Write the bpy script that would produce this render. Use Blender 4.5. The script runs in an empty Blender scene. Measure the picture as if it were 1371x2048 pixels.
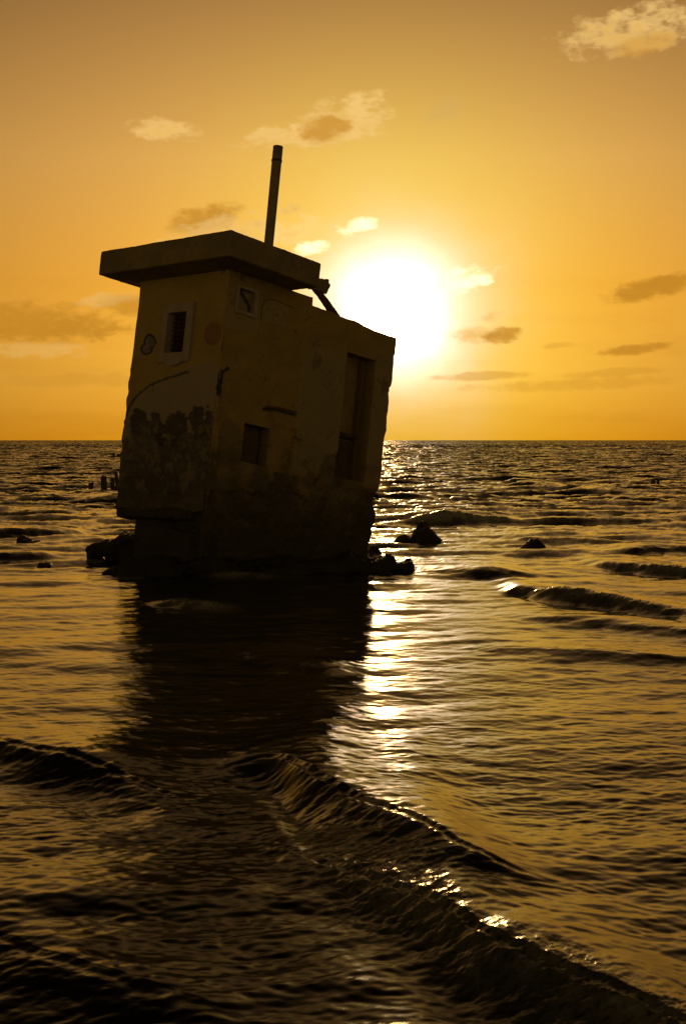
import bpy, bmesh, math, random
import numpy as np
from mathutils import Vector, Matrix, noise as mnoise

C = bpy.context.scene
COL = C.collection
R = math.radians

# ------------------------------------------------------------------ camera
FPX, CAMH = 2844.0, 1.7            # focal length in photo pixels, eye height
PITCH = -math.atan((1024 - 880) / FPX)
cd = bpy.data.cameras.new('camera')
cam = bpy.data.objects.new('camera', cd)
COL.objects.link(cam)
cam.location = (0, 0, CAMH)
cam.rotation_euler = (R(90) + PITCH, 0, 0)
cd.sensor_fit = 'VERTICAL'
cd.sensor_height = 36.0
cd.lens = FPX / 2048 * 36.0
cd.clip_end = 30000
cd.dof.use_dof = True
cd.dof.focus_distance = 18.5
cd.dof.aperture_fstop = 7.0
C.camera = cam
C.view_settings.view_transform = 'Standard'
C.view_settings.look = 'None'
C.view_settings.exposure = 0.0
C.view_settings.gamma = 1.0
C.cycles.use_denoising = True
C.cycles.max_bounces = 6
C.cycles.volume_bounces = 0
C.cycles.sample_clamp_indirect = 6.0
C.cycles.sample_clamp_direct = 25.0

def ray(px, py):
    u = (px - 685.5) / FPX; v = (1024 - py) / FPX
    c, s = math.cos(PITCH), math.sin(PITCH)
    return Vector((u, c - v * s, s + v * c)).normalized()

def ground(px, py, h=0.0):
    r = ray(px, py)
    t = (h - CAMH) / r.z
    return Vector((r.x * t, r.y * t, h))

def azel(px, py):
    r = ray(px, py)
    return math.degrees(math.atan2(r.x, r.y)), math.degrees(math.asin(r.z))

# ------------------------------------------------------------------ sky
SUN_PX = (754, 647)
SAZ, SEL = azel(*SUN_PX)
sdir = ray(*SUN_PX)
world = bpy.data.worlds.new('World')
C.world = world
world.use_nodes = True
wt = world.node_tree
wt.nodes.clear()
class NT:
    def __init__(s, t): s.t = t
    def n(s, typ, **kw):
        nd = s.t.nodes.new(typ)
        for k, v in kw.items(): setattr(nd, k, v)
        return nd
    def l(s, a, b): s.t.links.new(a, b)
    def put(s, sock, v):
        if hasattr(v, 'is_output') or isinstance(v, bpy.types.NodeSocket): s.l(v, sock)
        else: sock.default_value = v
    def m(s, op, a, b=0.0, c=0.0, clamp=False):
        nd = s.n('ShaderNodeMath', operation=op, use_clamp=clamp)
        s.put(nd.inputs[0], a); s.put(nd.inputs[1], b); s.put(nd.inputs[2], c)
        return nd.outputs[0]
    def mix(s, f, a, b, mode='MIX'):
        nd = s.n('ShaderNodeMix', data_type='RGBA', blend_type=mode)
        s.put(nd.inputs[0], f); s.put(nd.inputs[6], a); s.put(nd.inputs[7], b)
        return nd.outputs[2]
    def ss(s, x, a, b):
        nd = s.n('ShaderNodeMapRange', interpolation_type='SMOOTHSTEP')
        s.put(nd.inputs[0], x); nd.inputs[1].default_value = a; nd.inputs[2].default_value = b
        return nd.outputs[0]
    def ramp(s, x, stops):
        nd = s.n('ShaderNodeValToRGB'); cr = nd.color_ramp
        while len(cr.elements) < len(stops): cr.elements.new(0.5)
        for e, (p, c) in zip(cr.elements, stops):
            e.position = p; e.color = (*c, 1)
        s.put(nd.inputs[0], x)
        return nd.outputs[0]
    def sc(s, col, f):
        nd = s.n('ShaderNodeVectorMath', operation='SCALE')
        s.put(nd.inputs[0], col); s.put(nd.inputs['Scale'], f)
        return nd.outputs[0]
    def add(s, a, b):
        nd = s.n('ShaderNodeVectorMath', operation='ADD')
        s.put(nd.inputs[0], a); s.put(nd.inputs[1], b)
        return nd.outputs[0]

def lin(r, g, b):
    f = lambda v: ((v / 255 + 0.055) / 1.055) ** 2.4 if v > 10 else v / 255 / 12.92
    return (f(r), f(g), f(b))

W = NT(wt)
tc = W.n('ShaderNodeTexCoord')
D = tc.outputs['Generated']
sep = W.n('ShaderNodeSeparateXYZ'); W.l(D, sep.inputs[0])
el = W.m('MULTIPLY', W.m('ARCSINE', sep.outputs[2]), 57.29578)
az = W.m('MULTIPLY', W.m('ARCTAN2', sep.outputs[0], sep.outputs[1]), 57.29578)
def angle_to(vec):
    d = W.n('ShaderNodeVectorMath', operation='DOT_PRODUCT')
    W.l(D, d.inputs[0]); d.inputs[1].default_value = vec
    return W.m('MULTIPLY', W.m('ARCCOSINE', W.m('MINIMUM', d.outputs['Value'], 0.9999999)), 57.29578)
ang = angle_to(sdir)
glowdir = ray(776, 600)
ang2 = angle_to(glowdir)
gn = W.n('ShaderNodeTexNoise'); gn.inputs['Scale'].default_value = 14.0; gn.inputs['Detail'].default_value = 4; W.l(D, gn.inputs['Vector'])
ang3 = W.m('MULTIPLY', angle_to(ray(788, 624)), W.m('ADD', W.m('MULTIPLY', W.m('SUBTRACT', gn.outputs[0], 0.5), 0.55), 1.0))
sky = W.n('ShaderNodeTexSky', sky_type='NISHITA')
sky.sun_disc = False
sky.sun_elevation = R(SEL)
sky.sun_rotation = R(SAZ)
sky.air_density = 2.0; sky.dust_density = 4.0; sky.ozone_density = 1.0
nish = W.mix(1.0, sky.outputs[0], (1.0, 0.60, 0.22, 1), 'MULTIPLY')
nish = W.sc(nish, 0.004)
# dim dusk glow opposite the sun
back = W.sc((0.20, 0.132, 0.045), W.m('MULTIPLY', W.ss(ang, 35.0, 110.0), W.ss(el, 48.0, 2.0)))
# warm dusty air round the sun, falling off away from it
elev = W.m('DIVIDE', W.m('MAXIMUM', el, 0.0), 60.0)
front = W.ramp(elev, [(0.0, (0.818, 0.316, 0.011)), (2.5 / 60, (0.936, 0.455, 0.050)), (6 / 60, (0.931, 0.431, 0.050)), (11 / 60, (0.80, 0.42, 0.10)),
                      (17.5 / 60, (0.45, 0.232, 0.069)), (28 / 60, (0.33, 0.180, 0.062)), (1.0, (0.07, 0.045, 0.022))])
fall = W.m('ADD', W.m('MULTIPLY', W.m('EXPONENT', W.m('MULTIPLY', W.m('POWER', W.m('DIVIDE', ang, 25.0), 2.0), -1.0)), 1.0), 0.0)
base = W.sc(front, fall)
def gauss(a, k, p=2.0):
    return W.m('EXPONENT', W.m('MULTIPLY', W.m('POWER', W.m('DIVIDE', a, k), p), -1.0))
g1 = W.sc((0.092, 0.255, 0.01), gauss(ang2, 7.0, 2.0))
g2 = W.sc((0.30, 1.03, 2.24), gauss(ang3, 2.1, 1.5))
g4 = W.sc((24.0, 13.0, 4.0), gauss(ang3, 0.78, 1.2))
g3 = W.sc((60.0, 45.0, 22.0), gauss(ang, 0.42, 2.0))
smooth = W.add(W.add(W.add(nish, base), g1), back)
# ---- clouds: (photo px centre, half sizes px, tilt deg, lit amount, strength)
DEG = 2844 * math.pi / 180
clouds = [
 (690, 240, 118, 50, 12, 1.0, 1.0), (600, 272, 135, 26, 4, 1.0, 1.0), (735, 212, 52, 32, 20, 1.0, 1.0),(650,258,60,30,10,.1,.9), (330, 258, 82, 24, -3, 1.0, .95), (889, 220, 52, 24, 28, .7, .6),
 (1260, 60, 140, 50, 8, .93, .95), (1310, 30, 90, 26, 5, .9, .8), (1285, 90, 70, 22, 10, .2, .6),
 (405, 440, 85, 34, 12, .1, 1.0), (455, 468, 150, 40, 8, .95, .85), (590, 465, 75, 32, 6, 1.2, .95), (715, 452, 48, 17, 16, 1.8, 1.0), (622, 492, 40, 18, 10, 1.8, 1.0), (575, 420, 32, 12, 15, .9, .6),
 (915, 562, 82, 30, 12, 1.9, 1.0), (955, 560, 40, 14, 10, 1.6, .8), (812, 640, 18, 9, 10, .2, .5), (745, 636, 30, 7, 15, .2, .7),
 (60, 645, 210, 46, -1, .0, 1.0), (20, 655, 150, 26, 0, .0, 1.0), (170, 655, 85, 24, 0, .0, .8), (250, 612, 62, 26, -6, .0, .8), (215, 600, 60, 18, 5, .9, .6), (60, 700, 160, 18, 0, .9, .5), (170, 760, 260, 16, 2, .1, .4),
 (950, 672, 62, 20, 8, 1.0, .8), (1005, 672, 42, 20, 8, .0, .9), (990, 632, 34, 14, 18, 1.0, .6), (960, 752, 110, 10, 2, .05, .5), (1120, 690, 40, 8, 4, .1, .4),
 (1300, 580, 98, 27, 9, .0, 1.0), (1340, 563, 52, 18, 14, .0, 1.0), (1265, 699, 85, 12, 6, .0, .9), (1150, 770, 240, 14, 2, .0, .35), (1230, 745, 130, 10, 3, .0, .35),
 (1600, 400, 160, 40, 5, .7, .8), (1900, 620, 240, 40, 3, .0, .8), (-260, 560, 190, 36, 3, .2, .8), (-500, 300, 150, 40, 4, .8, .8),
]
cv = W.n('ShaderNodeCombineXYZ'); W.l(az, cv.inputs[0]); W.l(W.m('MULTIPLY', el, 1.9), cv.inputs[1])
def wnoise(scale, detail, rough, seed):
    nd = W.n('ShaderNodeTexNoise', noise_dimensions='3D')
    nd.inputs['Scale'].default_value = scale; nd.inputs['Detail'].default_value = detail
    nd.inputs['Roughness'].default_value = rough
    mp = W.n('ShaderNodeVectorMath', operation='ADD'); W.l(cv.outputs[0], mp.inputs[0]); mp.inputs[1].default_value = (seed, seed * 2, seed)
    W.l(mp.outputs[0], nd.inputs['Vector'])
    return nd.outputs[0]
n1 = wnoise(1.15, 7, 0.56, 3.1)
n2 = wnoise(3.0, 4, 0.5, 9.7)
nz = W.m('ADD', W.m('MULTIPLY', W.m('SUBTRACT', n1, 0.5), 3.4), W.m('MULTIPLY', W.m('SUBTRACT', n2, 0.5), 0.9))
skyc = W.add(W.add(smooth, g2), g4)
for (cx, cy, hw, hh, tilt, lit, st) in clouds:
    ca, ce = azel(cx, cy)
    a, e = W.m('SUBTRACT', az, ca), W.m('SUBTRACT', el, ce)
    ct, sn = math.cos(R(tilt)), math.sin(R(tilt))
    u = W.m('DIVIDE', W.m('ADD', W.m('MULTIPLY', a, ct), W.m('MULTIPLY', e, sn)), hw / DEG)
    v = W.m('DIVIDE', W.m('ADD', W.m('MULTIPLY', a, -sn), W.m('MULTIPLY', e, ct)), hh / DEG)
    d2 = W.m('ADD', W.m('MULTIPLY', u, u), W.m('MULTIPLY', v, v))
    dens = W.m('ADD', W.m('SUBTRACT', 0.95, d2), W.m('MULTIPLY', nz, 1.0 if lit > 0.4 else 0.62))
    alpha = W.m('MULTIPLY', W.ss(dens, -0.1, 1.25 if lit > .4 else .85), st * (.95 if lit < 1.5 else .85))
    if lit > 1.4:
        k = (1.9, 1.45, 0.85, 1)
    elif lit > 0.4:
        core = W.ss(dens, 0.55, 1.7)
        k = W.mix(core, (0.92 * lit, 0.585 * lit, 0.195 * lit, 1), (0.84 * max(lit, .9), 0.46 * max(lit, .9), 0.085 * lit * lit, 1))
    else:
        k = W.mix(lit, (0.58, 0.255, 0.022, 1), (0.95, 0.55, 0.13, 1))
    skyc = W.mix(alpha, skyc, k)
# faint soft streaks low over the horizon
band = W.n('ShaderNodeTexNoise'); band.inputs['Scale'].default_value = 1.0; band.inputs['Detail'].default_value = 4
bv = W.n('ShaderNodeCombineXYZ'); W.l(W.m('MULTIPLY', az, 0.10), bv.inputs[0]); W.l(W.m('MULTIPLY', el, 0.9), bv.inputs[1]); W.l(bv.outputs[0], band.inputs['Vector'])
bm_ = W.m('MULTIPLY', W.ss(band.outputs[0], 0.42, 0.70), W.ss(el, 9.0, 3.0))
skyc = W.mix(W.m('MULTIPLY', bm_, 0.22), skyc, W.mix(1.0, skyc, (0.74, 0.66, 0.5, 1), 'MULTIPLY'))
skyc = W.add(skyc, g3)
bg = W.n('ShaderNodeBackground'); W.l(skyc, bg.inputs[0]); bg.inputs[1].default_value = 1.0
wo = W.n('ShaderNodeOutputWorld'); W.l(bg.outputs[0], wo.inputs[0])
world.cycles.sampling_method = 'MANUAL'
world.cycles.sample_map_resolution = 2048

sl = bpy.data.lights.new('sun', 'SUN')
sl.energy = 2.0; sl.angle = R(0.5); sl.color = (1.0, 0.58, 0.20)
so = bpy.data.objects.new('sun', sl); COL.objects.link(so)
so.rotation_euler = Vector(-sdir).to_track_quat('-Z', 'Y').to_euler()

# ------------------------------------------------------------------ helpers
def tag(o, label=None, cat=None, group=None, kind=None):
    if label: o['label'] = label
    if cat: o['category'] = cat
    if group: o['group'] = group
    if kind: o['kind'] = kind
    return o

def mesh_obj(name, verts, faces, mat, parent=None, smooth=False, color=None):
    me = bpy.data.meshes.new(name)
    if isinstance(verts, np.ndarray) and isinstance(faces, np.ndarray):
        me.vertices.add(len(verts)); me.vertices.foreach_set('co', verts.astype(np.float32).ravel())
        nf, k = faces.shape
        me.loops.add(nf * k); me.loops.foreach_set('vertex_index', faces.astype(np.int32).ravel())
        me.polygons.add(nf); me.polygons.foreach_set('loop_start', np.arange(0, nf * k, k, dtype=np.int32))
        me.update(calc_edges=True)
    else:
        me.from_pydata([tuple(v) for v in verts], [], [tuple(f) for f in faces]); me.update()
    if color is not None:
        ca = me.color_attributes.new('Col', 'FLOAT_COLOR', 'POINT')
        buf = np.ones((len(verts), 4), np.float32); buf[:, :3] = color
        ca.data.foreach_set('color', buf.ravel())
    me.polygons.foreach_set('use_smooth', [smooth] * len(me.polygons))
    me.materials.append(mat)
    o = bpy.data.objects.new(name, me); COL.objects.link(o)
    if parent: o.parent = parent
    return o

rng = np.random.default_rng(5)
_lat = rng.random((64, 64, 64)).astype(np.float32)
def vnoise(x, y, z=0.0):
    x = np.asarray(x, float); y = np.asarray(y, float); z = np.asarray(z, float) + 0 * x
    xi, yi, zi = np.floor(x).astype(int), np.floor(y).astype(int), np.floor(z).astype(int)
    fx, fy, fz = x - xi, y - yi, z - zi
    fx, fy, fz = [f * f * (3 - 2 * f) for f in (fx, fy, fz)]
    r = 0
    for i in (0, 1):
        for j in (0, 1):
            for k in (0, 1):
                r = r + _lat[(xi + i) % 64, (yi + j) % 64, (zi + k) % 64] * (fx if i else 1 - fx) * (fy if j else 1 - fy) * (fz if k else 1 - fz)
    return r
def fbm(x, y, z=0.0, o=5, g=0.5):
    r = 0; a = 1; s = 0
    for i in range(o):
        r = r + a * vnoise(x * 2 ** i + 17.3 * i, y * 2 ** i + 5.1 * i, np.asarray(z) * 2 ** i + 3.7 * i); s += a; a *= g
    return r / s
def sstep(x, a, b):
    t = np.clip((x - a) / (b - a), 0, 1); return t * t * (3 - 2 * t)

# ------------------------------------------------------------------ materials
def material(name, fn):
    m = bpy.data.materials.new(name); m.use_nodes = True
    t = m.node_tree; t.nodes.clear(); N = NT(t)
    out = N.n('ShaderNodeOutputMaterial'); p = N.n('ShaderNodeBsdfPrincipled')
    N.l(p.outputs[0], out.inputs[0]); fn(N, p, out)
    return m
def obj_noise(N, scale, detail=6, rough=0.6):
    tcn = N.n('ShaderNodeTexCoord'); nd = N.n('ShaderNodeTexNoise')
    nd.inputs['Scale'].default_value = scale; nd.inputs['Detail'].default_value = detail; nd.inputs['Roughness'].default_value = rough
    N.l(tcn.outputs['Object'], nd.inputs['Vector']); return nd.outputs[0]
def bump(N, p, h, strength, dist):
    b = N.n('ShaderNodeBump'); b.inputs['Strength'].default_value = strength; b.inputs['Distance'].default_value = dist
    N.l(h, b.inputs['Height']); N.l(b.outputs[0], p.inputs['Normal'])
def rough_mat(name, c1, c2, scale=4, rough=0.85, bs=0.6, bd=0.02):
    def fn(N, p, out):
        a = obj_noise(N, scale); b = obj_noise(N, scale * 9, 8, 0.7)
        k = N.mix(N.ss(a, 0.35, 0.65), (*c1, 1), (*c2, 1))
        k = N.mix(N.m('MULTIPLY', N.ss(b, 0.45, 0.7), 0.5), k, (c1[0] * .45, c1[1] * .45, c1[2] * .45, 1))
        N.l(k, p.inputs['Base Color']); p.inputs['Roughness'].default_value = rough
        bump(N, p, N.m('ADD', a, N.m('MULTIPLY', b, 0.35)), bs, bd)
    return material(name, fn)
def painted(N, p, out):
    at = N.n('ShaderNodeAttribute', attribute_name='Col')
    a = obj_noise(N, 30, 8, 0.7); b = obj_noise(N, 6, 5, 0.6)
    k = N.mix(N.m('MULTIPLY', N.ss(a, 0.45, 0.75), 0.30), at.outputs[0], (0.08, 0.06, 0.035, 1))
    k = N.mix(N.m('MULTIPLY', N.ss(b, 0.5, 0.8), 0.25), k, (0.30, 0.26, 0.18, 1))
    N.l(k, p.inputs['Base Color']); p.inputs['Roughness'].default_value = 0.8
    bump(N, p, N.m('ADD', a, b), 0.5, 0.006)
M_wall = material('painted_plaster', painted)
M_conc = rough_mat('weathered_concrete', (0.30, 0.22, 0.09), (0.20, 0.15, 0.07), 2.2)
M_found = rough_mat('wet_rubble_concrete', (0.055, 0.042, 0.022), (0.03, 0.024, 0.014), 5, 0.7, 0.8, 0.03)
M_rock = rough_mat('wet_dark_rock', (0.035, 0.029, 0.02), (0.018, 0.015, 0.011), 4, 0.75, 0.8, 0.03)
M_frame = rough_mat('pale_window_trim', (0.42, 0.34, 0.27), (0.34, 0.27, 0.22), 6, 0.7, 0.3, 0.005)
M_dark = rough_mat('dark_wood_slats', (0.10, 0.06, 0.035), (0.06, 0.04, 0.02), 14, 0.8, 0.3, 0.004)
M_wood = rough_mat('old_wood', (0.12, 0.08, 0.045), (0.07, 0.05, 0.03), 9, 0.8, 0.6, 0.01)
M_pole = rough_mat('painted_pipe', (0.26, 0.20, 0.12), (0.20, 0.15, 0.09), 7, 0.6, 0.2, 0.003)
M_inner = rough_mat('inner_plaster', (0.38, 0.27, 0.09), (0.28, 0.20, 0.08), 3, 0.9, 0.4, 0.01)

def water(N, p, out):
    at = N.n('ShaderNodeAttribute', attribute_name='Col')
    sp = N.n('ShaderNodeSeparateColor'); N.l(at.outputs[0], sp.inputs[0])
    foam = sp.outputs[0]
    geo = N.n('ShaderNodeNewGeometry')
    def tex(sx, sy, detail, rough=0.55):
        mp = N.n('ShaderNodeMapping'); mp.inputs['Scale'].default_value = (sx, sy, 1.0); N.l(geo.outputs['Position'], mp.inputs[0])
        nd = N.n('ShaderNodeTexNoise'); nd.inputs['Scale'].default_value = 1.0; nd.inputs['Detail'].default_value = detail
        nd.inputs['Roughness'].default_value = rough; N.l(mp.outputs[0], nd.inputs['Vector']); return nd.outputs[0]
    fine = tex(9, 22, 8, 0.68)
    h = N.m('ADD', fine, N.m('MULTIPLY', N.m('MULTIPLY', tex(70, 70, 3), foam), 1.5))
    bmp = N.n('ShaderNodeBump'); bmp.inputs['Strength'].default_value = 0.15; bmp.inputs['Distance'].default_value = 0.010
    N.l(h, bmp.inputs['Height'])
    # chop too small for the mesh far out: tilt the surface by noise in world metres
    def vnz(sx, sy, detail, bias=0.0):
        mp = N.n('ShaderNodeMapping'); mp.inputs['Scale'].default_value = (sx, sy, 1.0); N.l(geo.outputs['Position'], mp.inputs[0])
        nd = N.n('ShaderNodeTexNoise'); nd.inputs['Scale'].default_value = 1.0; nd.inputs['Detail'].default_value = detail; nd.inputs['Roughness'].default_value = .62
        N.l(mp.outputs[0], nd.inputs['Vector'])
        sb = N.n('ShaderNodeVectorMath', operation='SUBTRACT'); N.l(nd.outputs['Color'], sb.inputs[0]); sb.inputs[1].default_value = (.5, .5, .5)
        mu = N.n('ShaderNodeVectorMath', operation='MULTIPLY'); N.l(sb.outputs[0], mu.inputs[0]); mu.inputs[1].default_value = (0.7, 1.3, 0.0)
        mu2 = N.n('ShaderNodeVectorMath', operation='ADD'); N.l(mu.outputs[0], mu2.inputs[0]); mu2.inputs[1].default_value = (0, bias, 0); mu = mu2
        return mu.outputs[0]
    sy_ = N.n('ShaderNodeSeparateXYZ'); N.l(geo.outputs['Position'], sy_.inputs[0])
    farm = N.m('ADD', N.m('MULTIPLY', N.ss(sy_.outputs[1], 25.0, 500.0), 1.25), N.m('MULTIPLY', N.ss(sy_.outputs[1], 8.0, 40.0), 0.30))
    tilt = N.add(N.sc(vnz(0.55, 1.3, 5, -0.17), farm), N.sc(vnz(0.05, 0.12, 4), N.m('MULTIPLY', N.ss(sy_.outputs[1], 60.0, 500.0), 0.8)))
    nv = N.n('ShaderNodeVectorMath', operation='NORMALIZE'); N.l(N.add(bmp.outputs[0], tilt), nv.inputs[0])
    N.l(nv.outputs[0], p.inputs['Normal'])
    fm = N.m('MULTIPLY', foam, N.ss(tex(26, 34, 7, 0.75), 0.30, 0.56))
    N.l(N.mix(fm, (0.012, 0.011, 0.007, 1), (0.68, 0.65, 0.58, 1)), p.inputs['Base Color'])
    N.l(N.m('ADD', N.m('MULTIPLY', fm, 0.45), 0.07), p.inputs['Roughness'])
    p.inputs['IOR'].default_value = 1.42
M_water = material('sea_water', water)

# ------------------------------------------------------------------ sea
def ocean(L, N, lmin, lmax, rms, spread, wdir, seed, slope=-2.0):
    r = np.random.default_rng(seed)
    k1 = np.fft.fftfreq(N, L / N) * 2 * np.pi
    kx, ky = np.meshgrid(k1, k1)                      # array[y, x]
    k = np.hypot(kx, ky); k[0, 0] = 1e-6
    lam = 2 * np.pi / k
    amp = k ** slope * sstep(lam, lmin * .6, lmin * 1.2) * (1 - sstep(lam, lmax * .7, lmax * 1.3))
    cosd = (kx * wdir[0] + ky * wdir[1]) / k
    amp = amp * (np.abs(cosd) ** spread + 0.02)
    amp[0, 0] = 0
    F = amp * (r.standard_normal((N, N)) + 1j * r.standard_normal((N, N)))
    h = np.fft.ifft2(F).real
    s = rms / h.std(); F *= s; h *= s
    dx = np.fft.ifft2(-1j * kx / k * F).real; dy = np.fft.ifft2(-1j * ky / k * F).real
    return dict(L=L, N=N, h=h, dx=dx, dy=dy)
def samp(T, x, y, key):
    g = T[key]; N = T['N']; u = x / T['L'] * N; v = y / T['L'] * N
    i = np.floor(u).astype(int); j = np.floor(v).astype(int); fu = u - i; fv = v - j
    i0, i1, j0, j1 = i % N, (i + 1) % N, j % N, (j + 1) % N
    return (g[j0, i0] * (1 - fu) + g[j0, i1] * fu) * (1 - fv) + (g[j1, i0] * (1 - fu) + g[j1, i1] * fu) * fv
d = 3.4; rows = [0.6, 1.2, 2.0, 2.8]
while d < 9000:
    rows.append(d)
    st = d * d / (1422 * 1.7) * 0.62
    if d < 200: st = min(st, 0.22)
    elif d < 500: st = 0.6
    else: st = d * 0.02
    d += st
rows = np.array(rows)
azs = np.concatenate([-np.geomspace(62, 15.4, 46)[:-1], np.arange(-15.4, 15.4001, 0.04), np.geomspace(15.4, 62, 46)[1:]])
ta = np.tan(np.radians(azs))
Yg, Ag = np.meshgrid(rows, ta, indexing='ij')
Xg = Yg * Ag
T0 = ocean(173.0, 1024, 2.2, 14.0, 1.0, 3.0, (0.12, 0.99), 11, -2.0)
T1 = ocean(41.0, 1024, 0.36, 2.6, 1.0, 4.0, (-0.15, 0.98), 12, -1.9)
T2 = ocean(7.3, 1024, 0.05, 0.45, 1.0, 1.3, (0.1, 0.99), 13, -1.6)
T3 = ocean(9.1, 1024, 0.04, 0.6, 1.0, 3.0, (-0.45, 0.89), 14, -1.6)
far = sstep(Yg, 13, 40)
side = sstep(Xg / Yg, 0.0, 0.16)
lee = 1.0
# amplitude fields in metres
a0 = 0.009 + 0.042 * far
a1 = 0.0085 + 0.038 * far
a2 = 0.0018 + 0.0093 * far
wx, wy = Xg.copy(), Yg.copy()
Z = a0 * samp(T0, wx, wy, 'h') + a1 * samp(T1, wx, wy, 'h') + a2 * samp(T2, wx, wy, 'h')
ch = 1.1
DX = ch * (a0 * samp(T0, wx, wy, 'dx') + a1 * samp(T1, wx, wy, 'dx'))
DY = ch * (a0 * samp(T0, wx, wy, 'dy') + a1 * samp(T1, wx, wy, 'dy'))
foam = np.zeros_like(Z); rgh = np.zeros_like(Z)
# individual waves: crest (photo px, height m), widths in front of and behind the crest, foam amount
crests = [
 ([(-260,1440,.04),(10,1468,.075),(100,1487,.09),(190,1510,.085),(250,1535,.07),(340,1585,.03),(400,1620,.0)], .26, .75, .0),
 ([(360,1550,.0),(440,1530,.02),(500,1508,.06),(552,1492,.10),(600,1508,.115),(670,1558,.11),(720,1600,.10),(800,1640,.09),(880,1685,.08),(960,1730,.07),(1040,1765,.03),(1120,1790,.0)], .24, .85, .08),
 ([(480,1665,.0),(560,1680,.02),(620,1700,.045),(700,1728,.07),(830,1762,.10),(900,1790,.12),(1000,1850,.12),(1100,1892,.12),(1180,1925,.12),(1270,1962,.12),(1361,2012,.11),(1500,2080,.10)], .22, .60, .9),
 ([(-200,1800,.07),(10,1850,.07),(120,1895,.07),(250,1945,.055),(400,2000,.03),(560,2060,.0)], .30, .60, .0),
 ([(270,1232,.0),(305,1212,.04),(350,1196,.075),(400,1198,.075),(440,1207,.06),(490,1222,.03),(530,1235,0)], .25, .9, .7),
 ([(360,1165,.0),(400,1146,.05),(450,1136,.075),(520,1142,.06),(600,1152,.03),(680,1165,.0)], .3, .9, .6),
 ([(800,1040,.0),(845,1029,.15),(880,1018,.24),(940,1023,.19),(1000,1032,.10),(1050,1040,0)], .45, 2.4, 1.0),
 ([(980,1160,.0),(1030,1166,.10),(1090,1175,.11),(1160,1188,.11),(1240,1196,.11),(1310,1208,.07),(1400,1220,.05)], .24, 1.2, .35),
 ([(830,1165,.0),(900,1145,.05),(965,1124,.12),(1000,1138,.08),(1060,1155,.03),(1100,1165,0)], .4, 1.4, .1),
 ([(1180,1132,.0),(1215,1122,.09),(1250,1120,.10),(1300,1126,.10),(1380,1131,.10),(1500,1140,.1)], .25, 1.2, .5),
 ([(1010,1082,.0),(1060,1075,.08),(1120,1070,.11),(1190,1077,.07),(1240,1084,0)], .4, 1.6, .15),
 ([(-80,1062,.12),(10,1057,.14),(80,1054,.14),(130,1060,.08),(170,1066,0)], .5, 1.8, .15),
 ([(-80,1106,.08),(10,1104,.09),(80,1106,.07),(130,1112,.0)], .35, 1.2, .1),
 ([(1200,1104,.0),(1270,1096,.08),(1361,1090,.10),(1480,1088,.10)], .35, 1.2, .2),
 ([(1190,1000,.0),(1240,994,.15),(1300,999,.1),(1340,1002,0)], .8, 3.0, .1),
 ([(1010,975,.0),(1060,968,.15),(1110,972,.12),(1150,976,0)], 1.2, 4.0, .1),
 ([(470,1310,.0),(500,1298,.04),(560,1305,.04),(640,1325,.03),(700,1340,0)], .22, .6, .35),
 ([(1000,1240,.0),(1100,1232,.04),(1250,1245,.05),(1400,1260,.04)], .3, .9, .0),
 ([(900,1285,.0),(1000,1290,.03),(1200,1300,.04),(1400,1310,.03)], .3, .8, .0),
]
def hat(x, y): return fbm(x, y, 0.0, 4)
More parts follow.
